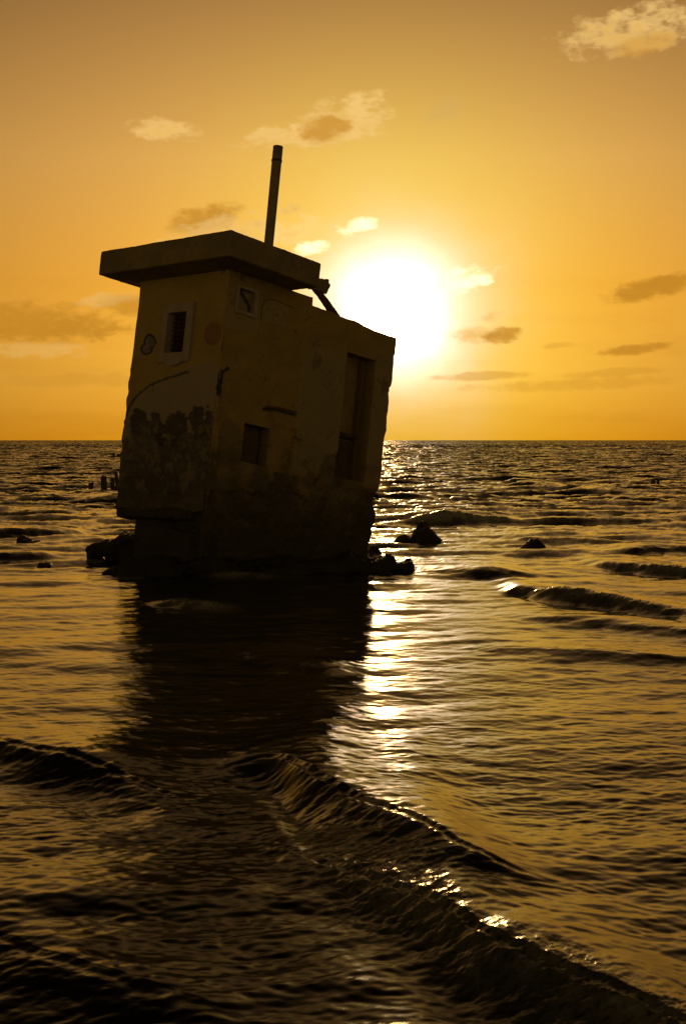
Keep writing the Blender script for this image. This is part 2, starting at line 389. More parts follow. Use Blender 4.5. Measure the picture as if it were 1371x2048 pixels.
for pts, wf, wb, fo in crests:
    P = [(ground(px, py, h), h) for px, py, h in pts]
    xs = np.array([p.x for p, h in P]); ys = np.array([p.y for p, h in P]); hs = np.array([h for p, h in P])
    o = np.argsort(xs); xs, ys, hs = xs[o], ys[o], hs[o]
    if pts[len(pts) // 2][1] < 1420:      # short far crests run nearly straight
        ys = np.polyval(np.polyfit(xs, ys, 1, w=hs + .01), xs)
    # only evaluate near the crest
    sel = (Yg > ys.min() - 3 * wf - 1) & (Yg < ys.max() + 3 * wb + 1) & (Xg > xs.min() - .6) & (Xg < xs.max() + .6)
    x, y = Xg[sel], Yg[sel]
    g = np.linspace(xs.min() - 1, xs.max() + 1, 600)
    ker = np.hanning(61); ker /= ker.sum()
    yc = np.convolve(np.pad(np.interp(g, xs, ys), 30, 'edge'), ker, 'valid'); hc = np.convolve(np.pad(np.interp(g, xs, hs), 30, 'edge'), ker, 'valid')
    # slant shortens the true distance to the crest
    sl_ = np.gradient(yc, g); cosf = np.convolve(np.pad(1 / np.sqrt(1 + sl_ ** 2), 25, 'edge'), np.ones(51) / 51, 'valid')
    wob = (fbm(x * 1.7 + 3, y * 0.4 + xs[0], 0.0, 3) - .5) * wf * .7 + (fbm(x * 5, y * 5, 2.0, 3) - .5) * wf * .12
    dist = (y - np.interp(x, g, yc)) * np.interp(x, g, cosf) + wob
    hh = np.interp(x, g, hc, left=0, right=0) * (0.85 + 0.3 * vnoise(x * 2.2, y * 0.5, 4.0))
    u = np.where(dist < 0, -dist / wf, dist / wb)
    prof = np.where(dist < 0, np.exp(-(u * 1.5) ** 2 * 1.0) * (1 - .12 * np.exp(-((u - .12) / .1) ** 2)), 1 / (1 + (u * 1.7) ** 2) * (1 - sstep(u, 1.6, 3.0)))
    prof = prof - np.where(dist < 0, 0.22 * np.exp(-((u - 1.6) / .7) ** 2), 0)
    Z[sel] += hh * prof
    Z[sel] += hh * (fbm(x * 7, y * 9, 3.0, 4, .6) - .5) * (.3 if pts[0][1] > 1400 else .5) * np.exp(-((dist + wf * .5) / (wf * .8)) ** 2)
    DY[sel] -= hh * 0.55 * np.exp(-(dist / (wf * .5)) ** 2)      # crest leans toward the shore
    if fo:
        fz = fo * np.exp(-((dist + wf * .25) / (wf * .75)) ** 2) * sstep(hh, 0.02, 0.09)
        fz = fz * (.45 + .55 * sstep(fbm(x * 6, y * 5, 7.0, 4), .36, .58))
        rgh[sel] = np.maximum(rgh[sel], fz); foam[sel] = np.maximum(foam[sel], fz * (.28 if pts[0][1] > 1600 else 1))
# wash round the rocks and the foot of the building
for px, py, rx, ry, am in ((840, 1086, 62, 1.3, .8), (806, 1087, 34, .8, .6), (1068, 1101, 40, 1.0, .7), (46, 1089, 34, .9, .6), (205, 1116, 50, .7, .5), (300, 1150, 110, .6, .5), (745, 1108, 50, .7, .9), (790, 1139, 60, .6, .7), (600, 1142, 160, .5, .5)):
    g_ = ground(px, py); r_ = np.hypot((Xg - g_.x) / (rx * g_.y / FPX), (Yg - g_.y) / ry)
    m_ = r_ < 2
    foam[m_] = np.maximum(foam[m_], am * np.exp(-(r_[m_] / .9) ** 4) * sstep(fbm(Xg[m_] * 3.5, Yg[m_] * 3, 6.0, 4, .6), .45, .62))
rgh = np.maximum(rgh, foam * .5)
nearz = Yg < 60
lump = np.zeros_like(Z); lump[nearz] = (fbm(Xg[nearz] * 24, Yg[nearz] * 24, 1.0, 4, .65) - .45)
Z += rgh * lump * (0.026 + .024 * sstep(Yg, 7, 12))
m_ = foam > .02; Z[m_] += foam[m_] * (fbm(Xg[m_] * 6, Yg[m_] * 6, 5.0, 4, .65) - .5) * .10 * sstep(Yg[m_], 8, 20)
# swash ripples in the shallow water near the shore
nr = 1 - sstep(Yg, 6.5, 9.5)
Z += nr * (0.0022 * samp(T3, Xg, Yg, 'h')) * (0.6 + 0.4 * (1 - side))
V = np.stack([Xg + DX, Yg + DY, Z], -1).reshape(-1, 3)
nr_, nc_ = Xg.shape
idx = np.arange(nr_ * nc_).reshape(nr_, nc_)
F = np.stack([idx[:-1, :-1], idx[:-1, 1:], idx[1:, 1:], idx[1:, :-1]], -1).reshape(-1, 4)
colr = np.zeros((len(V), 3), np.float32); colr[:, 0] = foam.ravel()
sea = mesh_obj('sea', V, F, M_water, smooth=True, color=colr)
tag(sea, 'dark rippled sea with golden glitter and small breaking waves', 'sea', kind='structure')

# ------------------------------------------------------------------ leaning building
YAW, PIT, ROL = R(-42.65), R(-7.5), R(5.62)
RB = Matrix.Rotation(ROL, 3, 'Y') @ Matrix.Rotation(PIT, 3, 'X') @ Matrix.Rotation(YAW, 3, 'Z')
OB = Vector((-1.458, 18.6, 3.915))      # outer wall corner, level with the slab's underside
LA, LB1, LB2, DROP = 1.80, 1.54, 3.32, 0.145
root = bpy.data.objects.new('leaning_building', None); COL.objects.link(root)
root.matrix_world = Matrix.Translation(OB) @ RB.to_4x4()
tag(root, 'ruined square yellow concrete building tilting to the right in the surf with flat overhanging roof', 'building')
# local frame: left face is y=0, x from -LA to 0; right face is x=0, y from 0 to LB2; z down to about -4
RBn = np.array(RB); OBn = np.array(OB)
def project(L):
    Wd = L @ RBn.T + OBn
    x, y, z = Wd[..., 0], Wd[..., 1], Wd[..., 2] - CAMH
    c, s = math.cos(PITCH), math.sin(PITCH)
    dd = y * c + z * s; u = -y * s + z * c
    return 685.5 + FPX * x / dd, 1024 - FPX * u / dd
RBi = RB.transposed()
def on_face(px, py, axis, val=0.0):
    o = RBi @ (Vector((0, 0, CAMH)) - OB); r = RBi @ ray(px, py)
    t = (val - o[axis]) / r[axis]
    return o + r * t
def onL(px, py):
    p = on_face(px, py, 1); return -p.x, p.z        # a, c
def onR(px, py):
    p = on_face(px, py, 0); return p.y, p.z         # b, c

def wall_solid(name, us, cs, openings, P3, thick_vec, relief, colorf, parent, warp=None, mat=None):
    """grid wall with openings; P3(u, c, depth_out) -> local xyz"""
    U, Cc = np.meshgrid(us, cs, indexing='ij')
    Uw, Cw = (U, Cc) if warp is None else warp(U, Cc)
    out = relief(Uw, Cw)
    front = P3(Uw, Cw, out)
    back = P3(Uw, Cw, np.full_like(Uw, -thick_vec))
    n, m = U.shape
    uc = (us[:-1] + us[1:]) / 2; cc = (cs[:-1] + cs[1:]) / 2
    solid = np.ones((n - 1, m - 1), bool)
    for (u0, u1, c0, c1) in openings:
        solid &= ~(((uc > u0) & (uc < u1))[:, None] & ((cc > c0) & (cc < c1))[None, :])
    idf = np.arange(n * m).reshape(n, m); idb = idf + n * m
    q = []
    S = solid
    def quads(a, b, c, d_, msk): q.append(np.stack([a[msk], b[msk], c[msk], d_[msk]], -1))
    quads(idf[:-1, :-1], idf[1:, :-1], idf[1:, 1:], idf[:-1, 1:], S)
    quads(idb[:-1, :-1], idb[:-1, 1:], idb[1:, 1:], idb[1:, :-1], S)
    Sp = np.pad(S, 1)
    L_ = S & ~Sp[:-2, 1:-1]; R_ = S & ~Sp[2:, 1:-1]; B_ = S & ~Sp[1:-1, :-2]; T_ = S & ~Sp[1:-1, 2:]
    quads(idf[:-1, :-1], idf[:-1, 1:], idb[:-1, 1:], idb[:-1, :-1], L_)
    quads(idf[1:, 1:], idf[1:, :-1], idb[1:, :-1], idb[1:, 1:], R_)
    quads(idf[1:, :-1], idf[:-1, :-1], idb[:-1, :-1], idb[1:, :-1], B_)
    quads(idf[:-1, 1:], idf[1:, 1:], idb[1:, 1:], idb[:-1, 1:], T_)
    Fq = np.concatenate(q)
    Vv = np.concatenate([front.reshape(-1, 3), back.reshape(-1, 3)])
    px, py = project(P3(Uw, Cw, np.zeros_like(Uw)))
    cf = colorf(Uw, Cw, px, py).reshape(-1, 3)
    cb = np.tile(np.array([[0.22, 0.16, 0.07]]), (n * m, 1))
    used = np.unique(Fq); mp = np.full(len(Vv), -1); mp[used] = np.arange(len(used))
    return mesh_obj(name, Vv[used], mp[Fq], mat or M_wall, parent, smooth=False, color=np.concatenate([cf, cb])[used])

def lines(a, b, step, extra):
    base_ = list(np.linspace(a, b, int(round((b - a) / step)) + 1))
    base_ = [v for v in base_ if all(abs(v - e) > step * .45 for e in extra)] + list(extra)
    return np.array(sorted(base_))

def seg_dist(px, py, pts):
    d_ = np.full(px.shape, 1e9)
    for (x0, y0), (x1, y1) in zip(pts[:-1], pts[1:]):
        vx, vy = x1 - x0, y1 - y0; t = np.clip(((px - x0) * vx + (py - y0) * vy) / (vx * vx + vy * vy + 1e-9), 0, 1)
        d_ = np.minimum(d_, np.hypot(px - x0 - t * vx, py - y0 - t * vy))
    return d_
def inpoly(px, py, pts):
    r = np.zeros(px.shape, bool); n = len(pts)
    for i in range(n):
        x0, y0 = pts[i]; x1, y1 = pts[(i + 1) % n]
        r ^= ((y0 > py) != (y1 > py)) & (px < (x1 - x0) * (py - y0) / (y1 - y0 + 1e-9) + x0)
    return r
def blend(c, k, m):
    return c * (1 - m[..., None]) + np.array(k) * m[..., None]
YEL, PALE, DKP, GREY = (0.42, 0.29, 0.06), (0.36, 0.29, 0.21), (0.055, 0.045, 0.032), (0.26, 0.22, 0.16)

# openings in face coordinates
def rect(fn, tl, tr, br, bl):
    q = [fn(*p) for p in (tl, tr, br, bl)]
    u0 = (q[0][0] + q[3][0]) / 2; u1 = (q[1][0] + q[2][0]) / 2; c1 = (q[0][1] + q[1][1]) / 2; c0 = (q[2][1] + q[3][1]) / 2
    return (min(u0, u1), max(u0, u1), c0, c1)
W1 = rect(onL, (339.5, 627.4), (378, 622.3), (368.7, 704.7), (331, 708))
W1o = rect(onL, (331.5, 611.4), (393, 604), (379.6, 721), (319, 728))
W2 = rect(onR, (478, 575), (510, 585), (505, 627.6), (473, 619.6))
W3 = rect(onR, (489, 844), (539.5, 858.6), (532, 935.4), (480.7, 921))
DR = rect(onR, (694.6, 703.5), (748, 722), (727, 972), (666.7, 946.7))
print('openings', W1, W1o, W2, W3, DR)

def loss(u, c, seed, lo, hi):
    """plaster loss 0..1, stronger toward the bottom"""
    n = fbm(u * 2.2 + seed, c * 2.2, seed, 5, .6)
    return sstep(n + sstep(c, hi, lo) * .5, .70, .76)
def courses(u, c):
    row = np.floor(c / .21); fu = (u / .42 + .5 * (row % 2)) % 1; fc = (c / .21) % 1
    return sstep(np.minimum(np.minimum(fc, 1 - fc) * .21, np.minimum(fu, 1 - fu) * .42), .004, .014)
def lossL(a, c): return loss(a, c, 3.0, -3.2, -1.6)
def lossR(b, c): return loss(b, c, 7.0, -3.4, -1.7)
def reliefL(a, c):
    l = lossL(a, c); l = l * (1 + .35 * (1 - courses(a, c)) * sstep(fbm(a * 3, c * 3, 11.0), .42, .6))
    ed = np.clip(1 - a / .10, 0, 1) ** 2 * (fbm(c * 5, a * 3, 9.0) - .35) * .10 * sstep(c, -.6, -1.6)
    return -0.022 * l + (fbm(a * 3, c * 3, 5.0) - .5) * .02 + l * (fbm(a * 14, c * 14, 8.0) - .5) * .05 - ed
def colL(a, c, px, py):
    n = fbm(px / 26, py / 26, 2.0, 5, .6); n2 = fbm(px / 9, py / 9, 6.0, 4, .6)
    k = np.tile(np.array(YEL), px.shape + (1,)) * (0.75 + .5 * n[..., None])
    # big pale rounded patch under the dark arc
    patch = inpoly(px + (n2 - .5) * 8, py + (n - .5) * 8, [(238, 860), (262, 800), (300, 768), (340, 750), (380, 735), (425, 722), (445, 735), (440, 820), (425, 1010), (225, 1010)])
    k = blend(k, PALE, patch * (.75 + .25 * n2))
    arc = seg_dist(px, py, [(246, 845), (258, 815), (274, 792), (300, 770), (330, 758), (352, 751), (376, 744)])
    k = blend(k, DKP, np.clip((3.4 - arc - (n2 - .5) * 5) / 2.0, 0, 1) * .85)
    for cx, cy, rx, ry in ((278, 850, 22, 34), (312, 858, 17, 38), (352, 862, 24, 40), (395, 850, 17, 38), (330, 930, 90, 60), (415, 880, 9, 60), (300, 985, 75, 40)):
        e_ = ((px - cx) / rx) ** 2 + ((py - cy) / ry) ** 2
        k = blend(k, DKP, np.clip((1.0 - e_ + (n2 - .5) * 2.0 + (n - .5) * 1.6) * 4, 0, 1) * .9)
    bl = sstep(fbm(px / 15 + 40, py / 24, 1.0, 4, .6), .56, .62) * sstep(py, 830, 860)
    k = blend(k, GREY, bl * .8)
    # orange disc, round badge, dark gash at the corner
    e_ = np.hypot((px - 426 + (py - 668) * .08) / 19, (py - 668) / 25)
    k = blend(k, (0.25, 0.085, 0.02), np.clip((1 - e_) * 8, 0, 1) * (.55 + .3 * n2))
    e_ = np.minimum(np.hypot((px - 300) / 12, (py - 684) / 15), np.hypot((px - 293) / 11, (py - 698) / 11)) + (n2 - .5) * .5
    k = blend(k, (0.045, 0.035, 0.045), np.clip((1.12 - e_) * 12, 0, 1)); k = blend(k, (0.30, 0.25, 0.27), np.clip((.82 - e_) * 9, 0, 1) * (.5 + .5 * sstep(n2, .4, .6)))
    k = blend(k, (0.08, 0.06, 0.05), np.clip((2 - seg_dist(px, py, [(303, 690), (300, 698), (295, 700)])) / 1.5, 0, 1) * .8)
    g = seg_dist(px, py, [(455, 738), (444, 745), (438, 770), (437, 786)])
    k = blend(k, DKP, np.clip((6 - g + (n2 - .5) * 9) / 2, 0, 1))
    wet = sstep(c, -2.3, -3.1)
    k = blend(k, (.15, .125, .09), lossL(a, c) * (.4 + .5 * n2))
    k = blend(k, (0.05, 0.04, 0.025), sstep(c + (n - .5) * 1.2, -1.7, -3.1) * .62)
    fl = sstep(fbm(px / 13 + 7, py / 19, 3.0, 5, .65), .545, .60) * sstep(py, 825, 860) * sstep(py, 1020, 960)
    return blend(k, (.27, .22, .15), fl * .6)
def warpL(a, c):
    rag = .018 * (fbm(c * 9, 0 * c, 3.0) - .5) * sstep(c, -.9, -1.6) * 2
    tail = np.where(c < -2.95, .02, 0)
    s_ = sstep(a, 1.55, 1.8)
    cb = c + sstep(c, -2.9, -3.18) * (fbm(a * 4, 0 * a, 1.5) - .5) * .12
    return a + s_ * (rag * 2 + .05 * sstep(c, -.8, -2.6)), cb
us = lines(0.0, LA, 0.011, [W1[0], W1[1]]); cs = lines(-3.18, 0.0, 0.011, [W1[2], W1[3]])
wl_ = wall_solid('wall', us, cs, [W1], lambda u, c, o: np.stack([-np.where(o < -.12, np.maximum(u, .185), u), -o, c], -1), 0.18, reliefL, colL, root, warp=warpL)

edge_px = [(790.7, 676.5), (788, 703.5), (785, 711), (785, 716.5), (782, 750), (781, 765), (777.5, 776), (774, 787), (775, 805.6), (773, 824), (771, 833), (770, 859), (766, 874), (762, 909.5), (761, 928),
           (757.7, 958), (754, 978), (750, 988), (746, 1005), (753, 1027), (753, 1045), (746, 1052), (743, 1074), (739, 1089), (735, 1120), (730, 1160)]
eb = [onR(*p) for p in edge_px]
ebc = np.array([p[1] for p in eb])[::-1]; ebu = np.array([p[0] for p in eb])[::-1]
topb = [onR(622, 611.5), onR(640, 618), onR(660, 624), (onR(672, 630)), onR(690, 638), onR(705, 641), onR(722, 650), onR(745, 660), onR(770, 670), onR(790.7, 676.5)]
tu = np.array([p[0] for p in topb]); tcn_ = np.array([p[1] for p in topb])
print('top', topb)
B1 = topb[0][0]
def reliefR(b, c):
    l = lossR(b, c); l = l * (1 + .35 * (1 - courses(b, c)) * sstep(fbm(b * 3, c * 3, 11.0), .42, .6))
    ed = np.clip(1 - b / .10, 0, 1) ** 2 * (fbm(c * 5, b * 3, 9.0) - .35) * .10 * sstep(c, -.6, -1.6)
    px, py = project(np.stack([0 * b, b, c], -1))
    gash = np.clip((6 - seg_dist(px, py, [(531, 818), (555, 819), (592, 829)])) / 4, 0, 1) + np.clip((7 - seg_dist(px, py, [(590, 880), (597, 885)])) / 4, 0, 1)
    step = .02 * sstep(px - (py - 820) * -.11, 594, 600) * sstep(c, -2.6, -2.4)
    return -0.02 * l - .05 * gash + step + (fbm(b * 3, c * 3, 6.0) - .5) * .02 + l * (fbm(b * 12, c * 12, 8.0) - .5) * .05 - ed
def colR(b, c, px, py):
    n = fbm(px / 26, py / 26, 4.0, 5, .6); n2 = fbm(px / 8, py / 8, 6.0, 4, .6)
    k = np.tile(np.array((0.36, 0.25, 0.07)), px.shape + (1,)) * (0.75 + .5 * n[..., None])
    k = blend(k, (0.36, 0.29, 0.17), sstep(px + (py - 820) * .11 + (n2 - .5) * 6, 592, 600) * sstep(py, 955, 930) * sstep(py, 690, 740) * .8)
    k = blend(k, (0.36, 0.29, 0.19), inpoly(px + (n2 - .5) * 6, py, [(455, 595), (475, 640), (520, 640), (525, 665), (450, 655)]) * .7)
    # rounded pale panel with a thin dark rim beside the small window
    a1_ = inpoly(px, py, [(521, 640), (524, 612), (530, 602), (540, 598), (556, 602), (572, 610), (578, 618), (572, 655)])
    k = blend(k, (0.36, 0.30, 0.18), a1_ * .6)
    k = blend(k, DKP, np.clip((1.8 - seg_dist(px, py, [(521, 640), (524, 612), (530, 602), (540, 598), (556, 602), (572, 610), (590, 617)])) / 1, 0, 1) * .7)
    k = blend(k, (.33, .27, .16), (seg_dist(px, py, [(640, 700), (612, 930)]) < 30) * .25)
    arch = inpoly(px + (n2 - .5) * 4, py, [(432, 940), (436, 860), (446, 840), (460, 836), (474, 848), (484, 866), (480, 930)])
    k = blend(k, (0.20, 0.15, 0.05), arch * .7)
    k = blend(k, (0.25, 0.10, 0.03), np.clip((5 - seg_dist(px, py, [(536, 805), (548, 850), (590, 862), (575, 935)]) + (n2 - .5) * 14) / 4, 0, 1) * .55)
    strokes = [[(424, 946), (424, 962)], [(424, 946), (430, 950), (430, 962)], [(434, 948), (434, 964), (439, 964), (439, 949)], [(443, 965), (446, 950), (449, 966)], [(456, 952), (452, 955), (457, 960), (453, 966)]]
    for s_ in strokes: k = blend(k, (0.40, 0.36, 0.28), np.clip((1.5 - seg_dist(px, py, s_)) / 1, 0, 1) * .8)
    k = blend(k, (0.22, 0.25, 0.24), np.clip((13 - seg_dist(px, py, [(522, 955), (528, 970), (523, 1000)]) + (n2 - .5) * 26) / 6, 0, 1) * .7)
    k = blend(k, DKP, np.clip((4 - seg_dist(px, py, [(531, 818), (555, 819), (592, 829)])) / 2, 0, 1))
    g = seg_dist(px, py, [(455, 738), (444, 745), (438, 770), (437, 786)])
    k = blend(k, DKP, np.clip((6 - g + (n2 - .5) * 9) / 2, 0, 1))
    bl = sstep(fbm(px / 18 + 40, py / 12, 1.0, 4, .6), .54, .6) * sstep(py + (px - 430) * -.25, 900, 960)
    k = blend(k, GREY, bl * .5)
    wet = sstep(c, -2.3, -3.3)
    k = blend(k, (.17, .14, .09), lossR(b, c) * (.4 + .5 * n2))
    cr = np.abs(fbm(px / 60 + 9, py / 60, 1.0, 5, .55) - .5); k = blend(k, (.09, .06, .03), sstep(cr, .006, .0015) * .6)
    return blend(k, (0.045, 0.036, 0.022), sstep(c + (n - .5) * 1.2, -1.9, -3.2) * .9)
def warpR(b, c):
    # lower ruined wall: top edge follows the break; the far edge is crumbled
    bmax = np.interp(c, ebc, ebu) + .012 * (fbm(c * 14, 0 * c, 3.0) - .5)
    s_ = sstep(b, DR[1] + .03, LB2)
    bw = b + s_ * (bmax - LB2)
    top = np.interp(b, tu, tcn_) + .02 * (fbm(b * 8, 0 * b, 1.0) - .5) * (b > B1)
    f = sstep(c, -.55, 0.0) * (b > B1)
    return bw, c + f * (top)
us = lines(0.0, LB2, 0.012, [W2[0], W2[1], W3[0], W3[1], DR[0], DR[1], B1]); cs = lines(-4.15, 0.0, 0.012, [W2[2], W2[3], W3[2], W3[3], DR[2], DR[3]])
wall_solid('wall', us, cs, [W2, W3, DR], lambda u, c, o: np.stack([o, np.where(o < -.12, np.maximum(u, .185), u), c], -1), 0.18, reliefR, colR, root, warp=warpR)

wl_['label'] = 'yellow wall with pale graffiti patch, dark arc and louvred window'
# the two walls that face the open sea
def flatc(k): return lambda u, c, px, py: np.tile(np.array(k), u.shape + (1,)) * (0.7 + .6 * fbm(u * 3, c * 3, 2.0)[..., None])
us = lines(0.184, 3.1, 0.05, []); cs = lines(-3.12, -0.004, 0.05, [])
def warpS(u, c):
    t_ = np.interp(u, [0, 1.5, 1.62, 3.3], [0, 0, -.35, -.55]) + .04 * (fbm(u * 5, 0 * u, 2.0) - .5)
    return u, c + sstep(c, -1.0, 0) * t_
wall_solid('wall', us, cs, [], lambda u, c, o: np.stack([-LA + .02 - o * 1.0, u, c], -1), 0.16, lambda u, c: 0.02 * fbm(u * 3, c * 3), flatc((0.30, 0.22, 0.07)), root, warp=warpS)
us = lines(0.184, LA - .2, 0.05, []); cs = lines(-4.1, -.55, 0.05, [])
wall_solid('wall', us, cs, [], lambda u, c, o: np.stack([-u, 3.10 + o, c], -1), 0.16, lambda u, c: 0.02 * fbm(u * 3, c * 3), flatc((0.30, 0.22, 0.07)), root)

# lumpy solids: boxes fused and roughened
def box_bm(bm, cx, cy, cz, sx, sy, sz, rot=(0, 0, 0), taper=1.0):
    ret = bmesh.ops.create_cube(bm, size=1.0)
    Mx = Matrix.Translation((cx, cy, cz)) @ (Matrix.Rotation(rot[2], 4, 'Z') @ Matrix.Rotation(rot[1], 4, 'Y') @ Matrix.Rotation(rot[0], 4, 'X')) @ Matrix.Diagonal((sx, sy, sz, 1))
    for v in ret['verts']:
        if v.co.z > 0: v.co.x *= taper; v.co.y *= taper
    bmesh.ops.transform(bm, matrix=Mx, verts=ret['verts'])
def fused(name, bm, voxel, mat, parent=None, amp=.03, sc=3.0, fine=.008, smooth=False, seed=0.0):
    me = bpy.data.meshes.new(name); bm.to_mesh(me); bm.free()
    o = bpy.data.objects.new(name, me); COL.objects.link(o)
    md = o.modifiers.new('r', 'REMESH'); md.mode = 'VOXEL'; md.voxel_size = voxel
    dg = bpy.context.evaluated_depsgraph_get(); dg.update()
    me2 = bpy.data.meshes.new_from_object(o.evaluated_get(dg)); o.modifiers.clear()
    o.data = me2; me2.name = name
    n = len(me2.vertices); co = np.empty(n * 3, np.float32); me2.vertices.foreach_get('co', co); co = co.reshape(-1, 3)
    nm = np.empty(n * 3, np.float32); me2.vertices.foreach_get('normal', nm); nm = nm.reshape(-1, 3)
    x, y, z = co.T.astype(float)
    dsp = amp * (fbm(x * sc + seed, y * sc, z * sc, 4, .55) - .5) * 2 + fine * (fbm(x * 22, y * 22, z * 22 + seed, 3, .6) - .5) * 2
    # blocky, chipped look
    dsp += amp * .6 * (np.round(vnoise(x * sc * 1.3 + 9, y * sc * 1.3, z * sc * 1.3 + seed) * 4) / 4 - .5)
    co = co + nm * dsp[:, None]
    me2.vertices.foreach_set('co', co.astype(np.float32).ravel())
    me2.polygons.foreach_set('use_smooth', [smooth] * len(me2.polygons)); me2.materials.clear(); me2.materials.append(mat)
    if parent: o.parent = parent
    return o

# roof slab: overhangs the walls; its far end is broken, with a stub of beam
bm = bmesh.new()
S0, S1, T0_, T1_, TH = -2.13, .475, -.485, 1.185, .335
box_bm(bm, (S0 + S1) / 2, (T0_ + T1_) / 2, TH / 2 + .004, S1 - S0, T1_ - T0_, TH)
slab = fused('roof_slab', bm, 0.017, M_conc, root, amp=.007, sc=2.0, fine=.004)
bm = bmesh.new()
box_bm(bm, .36, 1.27, .075, .17, .26, .16, (0.15, .1, .1)); box_bm(bm, .40, 1.36, .05, .12, .12, .12, (.3, .2, .5))
fused('beam_stub', bm, 0.016, M_conc, slab, amp=.03, sc=9.0, fine=.008)
# leaning broken rafter between the slab end and the lower wall
def tube_between(bm, p0, p1, r0, r1, seg=14):
    p0, p1 = Vector(p0), Vector(p1); ax = (p1 - p0).normalized(); x = ax.orthogonal().normalized(); y = ax.cross(x)
    rings = []
    K = 10
    for i in range(K + 1):
        t = i / K; c_ = p0.lerp(p1, t); rr = r0 + (r1 - r0) * t
        rings.append([bm.verts.new(c_ + (x * math.cos(a) + y * math.sin(a)) * rr) for a in [2 * math.pi * j / seg for j in range(seg)]])
    for i in range(K):
        for j in range(seg): bm.faces.new((rings[i][j], rings[i][(j + 1) % seg], rings[i + 1][(j + 1) % seg], rings[i + 1][j]))
    bm.faces.new(rings[0][::-1]); bm.faces.new(rings[-1])
def bm_obj(name, bm, mat, parent=None, smooth=False, jitter=0.0, seed=1):
    if jitter:
        rr = random.Random(seed)
        for v in bm.verts: v.co += Vector((rr.uniform(-1, 1), rr.uniform(-1, 1), rr.uniform(-1, 1))) * jitter
    bmesh.ops.recalc_face_normals(bm, faces=bm.faces)
    me = bpy.data.meshes.new(name); bm.to_mesh(me); bm.free()
    for p in me.polygons: p.use_smooth = smooth
    me.materials.append(mat)
    o = bpy.data.objects.new(name, me); COL.objects.link(o)
    if parent: o.parent = parent
    return o
p0 = on_face(630, 576, 0, -.08); p1 = on_face(672, 634, 0, -.08)
dv = (p1 - p0)
bm = bmesh.new()
midp = (p0 + p1) / 2; ln = dv.length * 1.12
angx = math.atan2(dv.z, dv.y)
box_bm(bm, midp.x, midp.y, midp.z, .085, ln, .085, (angx, 0, 0))
box_bm(bm, midp.x, midp.y - .1, midp.z + .10, .05, ln * .45, .03, (angx - .1, 0, 0))
fused('broken_rafter', bm, 0.012, M_wood, root, amp=.012, sc=9.0, fine=.005)

# vent pipe on the roof
e0 = on_face(536, 500, 0, .12); e1 = on_face(556, 293, 0, .12)
ptop = Vector((e0.x, e0.y, 0)) + (e1 - e0) * ((e1.z) / max(e1.z - e0.z, .01))
b0 = e0 + (e1 - e0) * ((TH - e0.z) / (e1.z - e0.z))
bm = bmesh.new(); tube_between(bm, b0 - (e1 - b0) * .03, e1, .062, .066, 28)
pipe = bm_obj('vent_pipe', bm, M_pole, root, smooth=True)
for p in pipe.data.polygons:
    if len(p.vertices) > 4: p.use_smooth = False
bm = bmesh.new(); q0 = b0.lerp(e1, .855); q1 = b0.lerp(e1, .875); tube_between(bm, q0, q1, .071, .071, 28)
tube_between(bm, q0 + Vector((0.05, -.06, 0)), q0 + Vector((.075, -.085, .01)), .008, .006, 6)
bm_obj('collar', bm, M_dark, pipe, smooth=False)

# window trim: flat raised border with a scalloped apron
def frame_obj(name, face, inner, outer, scallop, mat, parent, th=.035):
    u0, u1, c0, c1 = inner; U0, U1, C0, C1 = outer
    bm = bmesh.new()
    def P(u, c, o): return Vector((-u, -o, c)) if face == 'L' else Vector((o, u, c))
    n = 24
    oc = [(U0, C1), (U1, C1)] + [(U1 - (U1 - U0) * i / n, C0 - (scallop * max(0, math.sin(math.pi * min(1, max(0, (i / n - .12) / .76)))) ** 2 if scallop else 0)) for i in range(n + 1)]
    ic = [(u0, c1), (u1, c1)] + [(u1 - (u1 - u0) * i / n, c0) for i in range(n + 1)]
    k = len(oc)
    vo = [bm.verts.new(P(u, c, th)) for u, c in oc]; vi = [bm.verts.new(P(u, c, th)) for u, c in ic]
    bo = [bm.verts.new(P(u, c, -.01)) for u, c in oc]; bi = [bm.verts.new(P(u, c, -.06)) for u, c in ic]
    for i in range(k):
        j = (i + 1) % k
        bm.faces.new((vo[i], vo[j], vi[j], vi[i])); bm.faces.new((bo[i], bo[j], vo[j], vo[i])); bm.faces.new((vi[i], vi[j], bi[j], bi[i]))
        bm.faces.new((bo[i], bi[i], bi[j], bo[j]))
    return bm_obj(name, bm, mat, parent)
def slats(name, face, rect_, n, depth, mat, parent, tilt=.5):
    u0, u1, c0, c1 = rect_; bm = bmesh.new()
    for i in range(n):
        c = c0 + (c1 - c0) * (i + .5) / n; w = u1 - u0 - .012
        if face == 'L': box_bm(bm, -(u0 + u1) / 2, depth, c, w, .05, .008, (tilt, 0, 0))
        else: box_bm(bm, -depth, (u0 + u1) / 2, c, .05, w, .008, (0, tilt, 0))
    # side stiles
    for u in (u0 + .012, u1 - .012, (u0 + u1) / 2):
        if face == 'L': box_bm(bm, -u, depth + .03, (c0 + c1) / 2, .02, .02, c1 - c0 - .004)
        else: box_bm(bm, -depth - .03, u, (c0 + c1) / 2, .02, .02, c1 - c0 - .004)
    return bm_obj(name, bm, mat, parent)
in1 = (W1[0] + .002, W1[1] - .002, W1[2] + .002, W1[3] - .002)
fr = frame_obj('window_frame', 'L', in1, W1o, .055, M_frame, root)
fr['label'] = 'large pale frame with a scalloped lower edge'
slats('louvre', 'L', W1, 9, .09, M_dark, fr)
in2 = (W2[0] + .002, W2[1] - .002, W2[2] + .002, W2[3] - .002)
fr2 = frame_obj('window_frame', 'R', in2, (W2[0] - .05, W2[1] + .07, W2[2] - .045, W2[3] + .03), 0, M_frame, root, .022)
fr2['label'] = 'small pale frame under the roof slab'
